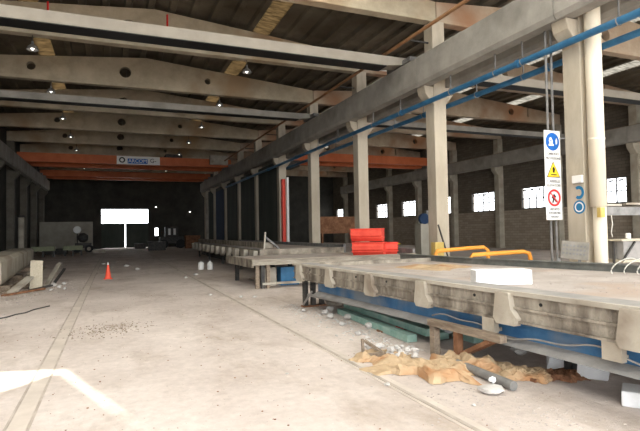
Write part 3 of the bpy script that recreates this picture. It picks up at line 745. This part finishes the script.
# wall-mounted lamp arms between right windows
for i, n in enumerate((2, 3, 4, 5)):
    y = YN[n] + .9
    tag(MB().tube([(29.0, y, 4.0), (28.3, y, 4.12), (27.8, y, 4.35)], .04, 8).build('lamp_arm', 'white', smooth=True), '%s curved white lamp arm from the camera on the right wall' % ORD[i], 'arm', 'curved arms on the right wall')

# ------------------------------------------------------------------ floor rails
for x, w in ((-.75, 'left'), (2.65, 'right')):
    t = thing('floor_rail', (x, 0, 0), 'long embedded track strip in the floor, %s of the pair' % w, 'rail', 'embedded floor tracks')
    if w == 'left':
        MB().box(-.075, .075, YB, 62, 0, .005).build('track_head', 'trackdust', t)
        MB().box(-.10, -.078, YB, 62, 0, .006).box(.078, .10, YB, 62, 0, .003).build('groove', 'groovedust', t)
    else:
        MB().box(-.02, .02, YB, 62, 0, .012).build('track_head', 'groovedust', t)
        MB().box(-.055, -.022, YB, 62, 0, .006).box(.022, .10, YB, 62, 0, .006).build('groove', 'trackdust', t)

# cone
t = thing('traffic_cone', (-.18, 19.9, 0), 'small red traffic cone standing alone on the floor', 'cone')
MB().box(-.2, .2, -.2, .2, 0, .03).build('base', 'conepaint', t, bevel=.01)
MB().lathe([(.15, .03), (.10, .25), (.045, .52), (.03, .53)], n=20).build('cone_body', 'conepaint', t); t.scale = (.75, .75, 1)
MB().lathe([(.045, .52), (.027, .60)], n=20).build('white_tip', 'white', t)

# ------------------------------------------------------------------ left side objects
t = thing('precast_beam', (-2.88, 16.6, 0), 'long grey precast concrete beam resting at the left edge', 'beam', None, math.radians(4.2))
MB().prism([(-1.0, .2), (-.1, .2), (0, .35), (0, .90), (-.12, 1.0), (-.9, 1.0), (-1.0, .9)], 'Y', -.6, 13.5).build('beam_body', 'concrete', t, bevel=.02)
MB().lathe([(.30, -.02), (.30, .02), (.22, .04)], (-.45, -.62, .62), n=24, axis='Y').build('end_cap', 'rust', t)
for y in (.3, 4.5, 9.5): MB().box(-1.1, .15, y - .15, y + .15, 0, .2).build('bearer', 'wood', t)
tag(MB().prism([(-.24, 0), (.24, 0), (.25, .93), (-.20, .95)], 'Y', -.04, .04).build('leaning_slab', 'woodlight'), 'pale upright slab leaning beside the long precast beam', 'slab')
o = bpy.data.objects['leaning_slab']; o.location = (-2.18, 17.45, 0); o.rotation_euler = (-.12, 0, .1); o.scale = (.72, 1, .92)
boards = [((-2.62, 16.1, .06), (-2.3, 17.2, .38), .2, .07, 'dustylight', 'pale short beam tilted in front of the precast beam'),
 ((-2.75, 16.3, .04), (-2.72, 24.0, .30), .24, .06, 'wood', 'long brown board lying along the foot of the precast beam'),
 ((-1.95, 17.9, .04), (-1.9, 21.5, .55), .14, .05, 'dustylight', 'thin pale board rising behind the upright slab'),
 ((-2.5, 17.6, .05), (-2.55, 22.0, .62), .16, .05, 'wood', 'brown board propped steeply behind the upright slab'),
 ((-2.75, 15.7, .03), (-1.9, 16.9, .05), .1, .05, 'rust', 'short rusty bar flat on the floor at left'),
 ((-2.3, 16.5, .03), (-1.75, 17.3, .10), .12, .05, 'darksteel', 'dark short bar in front of the upright slab'),
 ((-1.8, 18.2, .03), (-1.65, 20.5, .40), .08, .05, 'darksteel', 'dark thin bar rising right of the upright slab'),
 ((-2.6, 16.9, .12), (-2.6, 20.0, .44), .10, .06, 'dusty', 'dusty narrow board leaning against the precast beam')]
for a_, c_, w_, h_, m_, l_ in boards: tag(MB().bar(a_, c_, w_, h_).build('loose_board', m_), l_, 'board', 'loose boards at left')
tag(MB().tube([(-2.25, 11.2, .01), (-1.95, 11.6, .012), (-1.85, 11.9, .01), (-1.7, 12.05, .012), (-1.6, 12.5, .01), (-1.35, 12.95, .01)], .015, 6).build('dark_rope', 'darksteel'), 'thin dark rope lying crooked on the open floor at left', 'rope')
t = thing('pale_post', (-6.2, 42, 0), 'pale thick post standing near the left wall', 'post')
MB().tube([(0, 0, 0), (0, 0, 3.0)], .2, 18).build('post_body', 'dustylight', t, smooth=True)
MB().lathe([(.26, 3.0), (.28, 3.05), (.26, 3.15)], n=18).build('cap', 'darksteel', t)
tag(MB().box(-6.95, -2.0, 58.0, 58.3, .0, 3.05).box(-6.95, -2.0, 57.97, 58.0, 1.5, 1.53).build('block_screen', 'greywall'), 'low grey block screen wall in the far left corner', 'screen wall')
# olive crates
def bench(x, y, w, lab, m):
    t = thing('crate_bench', (x, y, 0), lab, 'crate', 'low crates at far left')
    MB().box(-w / 2, w / 2, -.4, .4, .45, .80).build('tray', m, t, bevel=.02)
    for xx in (-w / 2 + .1, 0, w / 2 - .1): MB().box(xx - .06, xx + .06, -.35, .35, 0, .45).build('leg', 'darksteel', t)
bench(-5.0, 44, 1.6, 'olive low crate bench before the block screen, left one', 'olive'); bench(-3.0, 45, 1.4, 'dark olive low crate bench before the block screen, right one', 'olive')
# small dumper with drum
t = thing('mixer_machine', (-2.6, 52, 0), 'dark wheeled mixer machine by the grey block screen', 'machine')
MB().box(-.7, .7, -.5, .5, .45, .9).build('chassis', 'darksteel', t, bevel=.03)
MB().lathe([(.15, -.4), (.42, -.15), (.45, .2), (.25, .5)], (-.1, 0, 1.4), n=20, axis='X').build('drum', 'darksteel', t, smooth=True)
MB().lathe([(.28, -.05), (.34, 0), (.28, .05)], (-.5, -.3, 2.15), n=20, axis='Y').build('white_disc', 'white', t)
MB().bar((-.5, 0, .9), (-.5, -.2, 2.1), .1).build('mast', 'darksteel', t)
for x in (-.5, .5):
    for y in (-.5, .5): MB().lathe([(.2, -.07), (.36, -.08), (.36, .08), (.2, .07)], (x, y, .36), n=20, axis='Y').build('wheel', 'black', t)
for p in ((.5, -.62, .36),): MB().lathe([(.17, -.02), (.17, .01)], p, n=16, axis='Y').build('hub', 'dustylight', t)
# vehicle-like dark machine at far right with two bright panes
t = thing('loader_machine', (5.9, 58, 0), 'dark parked loader machine by the far wall', 'machine')
MB().box(-1.2, 1.4, -.8, .8, .5, 1.3).build('chassis', 'darksteel', t, bevel=.05)
MB().box(-.6, .8, -.7, .7, 1.3, 2.4).build('cab', 'darksteel', t, bevel=.05)
MB().box(-.3, -.05, -.72, -.7, 1.5, 2.2).build('cab_window', 'white', t); MB().box(.25, .5, -.72, -.7, 1.5, 2.2).build('cab_window', 'white', t)
for x in (-.8, 1.0):
    for y in (-.8, .8): MB().lathe([(.2, -.1), (.5, -.12), (.5, .12), (.2, .1)], (x, y, .5), n=20, axis='Y').build('wheel', 'black', t)
for i, (x, y, w, d, h, m) in enumerate(((4.0, 52, 1.6, .8, .9, 'darksteel'), (8.0, 56, 1.5, 1.0, 1.4, 'rust'), (-1.2, 50, 1.0, .6, .25, 'dustylight'), (-4.6, 49, 1.8, .8, .5, 'darksteel'), (2.8, 60, 1.2, .6, .6, 'darksteel'))):
    o = MB().box(-w / 2, w / 2, -d / 2, d / 2, 0, h * .85).box(-w / 2 - .05, w / 2 + .05, -d / 2 - .05, d / 2 + .05, h * .85, h).build('storage_bin', m); o.location = (x, y, 0)
    tag(o, ['dark bin standing right of the far gate', 'rust-brown bin in the far right corner', 'low pale bin beside the wheeled mixer', 'dark bin between the olive benches and the block screen', 'small dark bin at the foot of the far gate'][i], 'bin', 'bins at the far end')

# ------------------------------------------------------------------ crumpled brown paper, rubble, foam near the table
def crumple(name, cx, cy, w, d, h, m, lab, seed, rot=0, n=22):
    rnd = random.Random(seed); folds = []
    for k in range(13):
        a = rnd.uniform(0, PI); folds.append((math.cos(a), math.sin(a), rnd.uniform(-1, 1), rnd.uniform(.5, 2.4), rnd.uniform(.35, 1.0)))
    bm = bmesh.new(); vs = []
    for j in range(n + 1):
        row = []
        for i in range(n + 1):
            u = i / n * 2 - 1; v = j / n * 2 - 1; q = 0
            for (ca, sa, off, fr, am) in folds:      # sharp creases: folded triangle waves
                tt = (u * ca * w / d + v * sa) * fr + off; q += am * abs((tt % 1.0) * 2 - 1)
            q = q / sum(f[4] for f in folds)
            env = max(0, (1 - abs(u) ** 4) * (1 - abs(v) ** 4)) ** .5
            z = h * env * max(.08, (q - .30) * 1.5) + .004 + rnd.uniform(0, .012) * env
            ex = noise.noise(Vector((v * 1.7, seed, 3))) * .22 * w; ey = noise.noise(Vector((u * 2.3, seed, 9))) * .5 * d
            row.append(bm.verts.new((u * w / 2 + ex * abs(u) + rnd.uniform(-.012, .012), v * d / 2 + ey * abs(v) + rnd.uniform(-.012, .012), z)))
        vs.append(row)
    for j in range(n):
        for i in range(n):
            a_, b1, c_, d_ = vs[j][i], vs[j][i + 1], vs[j + 1][i + 1], vs[j + 1][i]
            if (i + j) % 2: bm.faces.new((a_, b1, c_)); bm.faces.new((a_, c_, d_))
            else: bm.faces.new((a_, b1, d_)); bm.faces.new((b1, c_, d_))
    me = bpy.data.meshes.new(name); bm.to_mesh(me); bm.free()
    o = link(name, me, m); o.location = (cx, cy, 0); o.rotation_euler = (0, 0, rot)
    sd = o.modifiers.new('solid', 'SOLIDIFY'); sd.thickness = .004; sd.offset = 1
    return tag(o, lab, 'paper', 'crumpled brown paper sheets')
crumple('crumpled_sheet', 3.22, 4.82, 1.15, .62, .20, 'paper', 'large crumpled brown paper sheet in the middle of the heap', 1.3, -.75)
crumple('crumpled_sheet', 3.08, 5.45, .75, .45, .18, 'paper', 'crumpled brown paper at the left end of the heap beside white rubble', 4.1, -1.0)
crumple('crumpled_sheet', 3.75, 4.75, .85, .6, .27, 'paper', 'highest crumpled brown paper sheet against the timber beam', 7.7, -.75)
crumple('crumpled_sheet', 4.08, 4.22, .62, .42, .17, 'paper', 'small crumpled brown paper sheet at the right end of the heap', 9.2, -.6)
crumple('crumpled_sheet', 4.42, 3.98, .40, .30, .13, 'rust', 'dark reddish crumpled sheet next to the white foam offcut', 12.4, -.3)
# propped broken board frame at left end of paper
tag(MB().bar((2.93, 5.72, .0), (2.93, 5.74, .22), .03).bar((2.95, 5.72, .2), (3.10, 5.45, .06), .035).bar((2.9, 5.62, .03), (3.05, 5.4, .10), .05).build('broken_frame', 'wood'), 'broken piece of wooden frame at the left end of the paper heap', 'wood')
tag(MB().tube([(3.66, 4.78, .05), (3.62, 3.86, .05)], .048, 16).build('grey_tube', 'steel', smooth=False), 'short grey tube lying in front of the brown paper', 'tube')
def block(x, y, w, d, h, rz, lab, name='foam_offcut'):
    b = MB().box(-w / 2, w / 2, -d / 2, d / 2, 0, h)
    for i, v in enumerate(b.bm.verts): v.co.x += .04 * noise.noise(v.co * 9 + Vector((i, x, y))); v.co.y += .04 * noise.noise(v.co * 7 + Vector((x, i, y)))
    o = b.build(name, 'foam', bevel=.012); o.location = (x, y, 0); o.rotation_euler = (0, 0, rz)
    return tag(o, lab, 'foam', 'white foam offcuts on the floor')
block(4.70, 3.86, .30, .16, .17, -.9, 'white foam offcut under the table beside the dark crumpled sheet')
block(4.37, 3.08, .34, .30, .14, -1.0, 'large white foam offcut at the bottom right edge')
block(4.66, 4.28, .22, .12, .14, -.7, 'small white foam offcut behind the larger one')
# rubble
def one_rock(x, y, z, r, sq, seed, m, lab, cat='rubble', group=None):
    b = MB(); rock(b, (0, 0, 0), r, sq, seed); zmin = min(v.co.z for v in b.bm.verts)
    for v in b.bm.verts: v.co.z -= zmin
    o = b.build('rubble_chunk', m); o.location = (x, y, z); tag(o, lab, cat, group); return o
one_rock(3.40, 3.92, 0, .12, .3, 8, 'chunk', 'flat pale rubble chunk in front of the grey tube')
one_rock(3.48, 4.0, 0.06, .035, .9, 2, 'foam', 'small white lump on the flat pale rubble chunk')
rr = random.Random(3)
for i in range(26):
    q = rr.random(); x, y = 3.0 + .42 * q + rr.gauss(0, .05), 5.78 - .5 * q + rr.gauss(0, .07)
    one_rock(x, y, rr.choice((0, .05, .09)), rr.uniform(.025, .05), .8, i + 10, 'chunk', 'white rubble lump in the pile at the left end of the brown paper', group='white rubble lumps')
for i, (x, y, r) in enumerate([(3.75, 8.9, .1), (3.65, 8.4, .09), (3.9, 8.2, .11), (3.55, 7.7, .07), (3.85, 7.3, .09), (3.5, 9.4, .07), (3.95, 9.1, .12), (3.45, 6.9, .07), (3.3, 6.3, .06)]):
    one_rock(x, y, 0, r * .7, .7, i + 30, 'chunk', '%s white rubble piece from the far end along the near table' % ORD[i], group='rubble along the table')
for i, (x, y, r, m) in enumerate([(4.3, 7.6, .09, 'foam'), (4.45, 6.0, .10, 'foam'), (4.2, 6.9, .08, 'red'), (4.7, 4.9, .1, 'chunk'), (4.95, 4.6, .09, 'chunk')]):
    one_rock(x, y, .10 if i < 2 else 0, r, .6, i + 50, m, ['white lump on the green bars, far one', 'white lump on the green bars, near one', 'small red lump beside the green bars', 'pale lump in the shade under the table', 'pale lump under the table behind the foam offcuts'][i])
for i, (x, y, r) in enumerate([(-1.55, 17.3, .07), (-1.75, 17.9, .09), (-1.5, 18.4, .06), (-1.35, 16.8, .05), (-1.7, 16.6, .05)]):
    one_rock(x, y, 0, r, .7, i + 70, 'chunk', '%s white lump beside the upright slab at left' % ORD[i], group='white lumps at left')
for i, (x, y, r) in enumerate([(2.9, 12.2, .05), (2.3, 13.0, .05), (3.2, 12.0, .06), (.6, 27, .12), (-.5, 30, .1), (1.0, 24, .1), (2.4, 18.5, .07), (2.9, 19.5, .09), (2.6, 4.55, .03), (3.0, 3.7, .02), (1.8, 5.4, .02)]):
    one_rock(x, y, 0, r, .5, i + 90, 'chunk', '%s small pale stone lying alone on the open floor' % ORD[i], group='single stones on the open floor')
# crumbs nobody could count
def crumbs(name, n, fx, m, lab, r0, r1):
    b = MB()
    for i in range(n):
        x, y = fx(); r = random.uniform(r0, r1)
        res = bmesh.ops.create_icosphere(b.bm, subdivisions=1, radius=r)
        for v in res['verts']: v.co = Vector((v.co.x * random.uniform(.7, 1.3) + x, v.co.y * random.uniform(.7, 1.3) + y, v.co.z * .5 + r * .2))
    tag(b.build(name, m), lab, 'crumbs', kind='stuff')
G = random.gauss
crumbs('pale_crumbs', 420, lambda: (3.35 + G(0, .38), 3.6 + G(0, .8)), 'bed', 'pale crumbs scattered on the floor in front of the brown paper', .004, .014)
crumbs('table_edge_crumbs', 350, lambda: (3.6 + G(0, .22), random.uniform(5.5, 10.5)), 'chunk', 'pale crumbs strewn along the edge of the near table', .008, .028)
crumbs('dark_crumbs', 500, lambda: (random.uniform(-3.5, 3.0), random.uniform(3, 16)), 'rust', 'dark grit scattered over the open floor', .004, .012)
crumbs('gravel_patch', 300, lambda: (-.1 + G(0, .35), 9.3 + G(0, .35)), 'wood', 'brown gravel patch on the floor right of the left track', .006, .018)
crumbs('left_crumbs', 260, lambda: (-2.1 + G(0, .5), 17.5 + G(0, 1.6)), 'bed', 'pale crumbs around the loose boards at left', .012, .035)
crumbs('far_crumbs', 300, lambda: (random.uniform(-3, 3.5), random.uniform(22, 50)), 'bed', 'pale crumbs far down the hall floor', .015, .045)
crumbs('bed_crumbs', 260, lambda: (random.uniform(4.9, 7.0), random.uniform(4.0, 9.2)), 'bed', 'dusty crumbs lying on the near table bed', .006, .016)
bpy.data.objects['bed_crumbs'].location.z = .82

# ------------------------------------------------------------------ light
w = bpy.data.worlds.new('sky'); S.world = w; w.use_nodes = True
bg = w.node_tree.nodes['Background']; bg.inputs[0].default_value = (.93, .97, 1.0, 1); bg.inputs[1].default_value = 7.0
sun = bpy.data.lights.new('sun', 'SUN'); sun.energy = 14; sun.angle = math.radians(.53); sun.color = (1, .95, .86)
so = bpy.data.objects.new('sun', sun); COL.objects.link(so)
so.rotation_euler = Vector((AZ.x, AZ.y, -TE)).to_track_quat('-Z', 'Y').to_euler()
def portal(loc, rot, sx, sy):
    l = bpy.data.lights.new('portal', 'AREA'); l.shape = 'RECTANGLE'; l.size = sx; l.size_y = sy; l.cycles.is_portal = True
    o = bpy.data.objects.new('portal', l); COL.objects.link(o); o.location = loc; o.rotation_euler = rot
portal(((XL + XR) / 2, YB - .05, 5), (PI / 2, 0, 0), XR - XL, 10)
portal((XR + .35, 37, 3.85), (0, PI / 2, 0), 1.7, 52)

# ------------------------------------------------------------------ camera
cam = bpy.data.cameras.new('camera'); co = bpy.data.objects.new('camera', cam); COL.objects.link(co)
cam.sensor_width = 36; cam.lens = 500 / 640 * 36; cam.clip_end = 300
yaw = math.radians(22.49); p = math.radians(1.81); rho = .018
r0 = Vector((math.cos(yaw), -math.sin(yaw), 0)); f = Vector((math.sin(yaw) * math.cos(p), math.cos(yaw) * math.cos(p), math.sin(p)))
u0 = r0.cross(f); R = math.cos(rho) * r0 - math.sin(rho) * u0; U = math.cos(rho) * u0 + math.sin(rho) * r0
mm = Matrix((R, U, -f)).transposed().to_4x4(); mm.translation = Vector((0, 0, 1.6)); co.matrix_world = mm
S.camera = co
S.view_settings.view_transform = 'Standard'; S.view_settings.look = 'None'; S.view_settings.gamma = 1; S.view_settings.use_curve_mapping = False
S.view_settings.exposure = -0.12
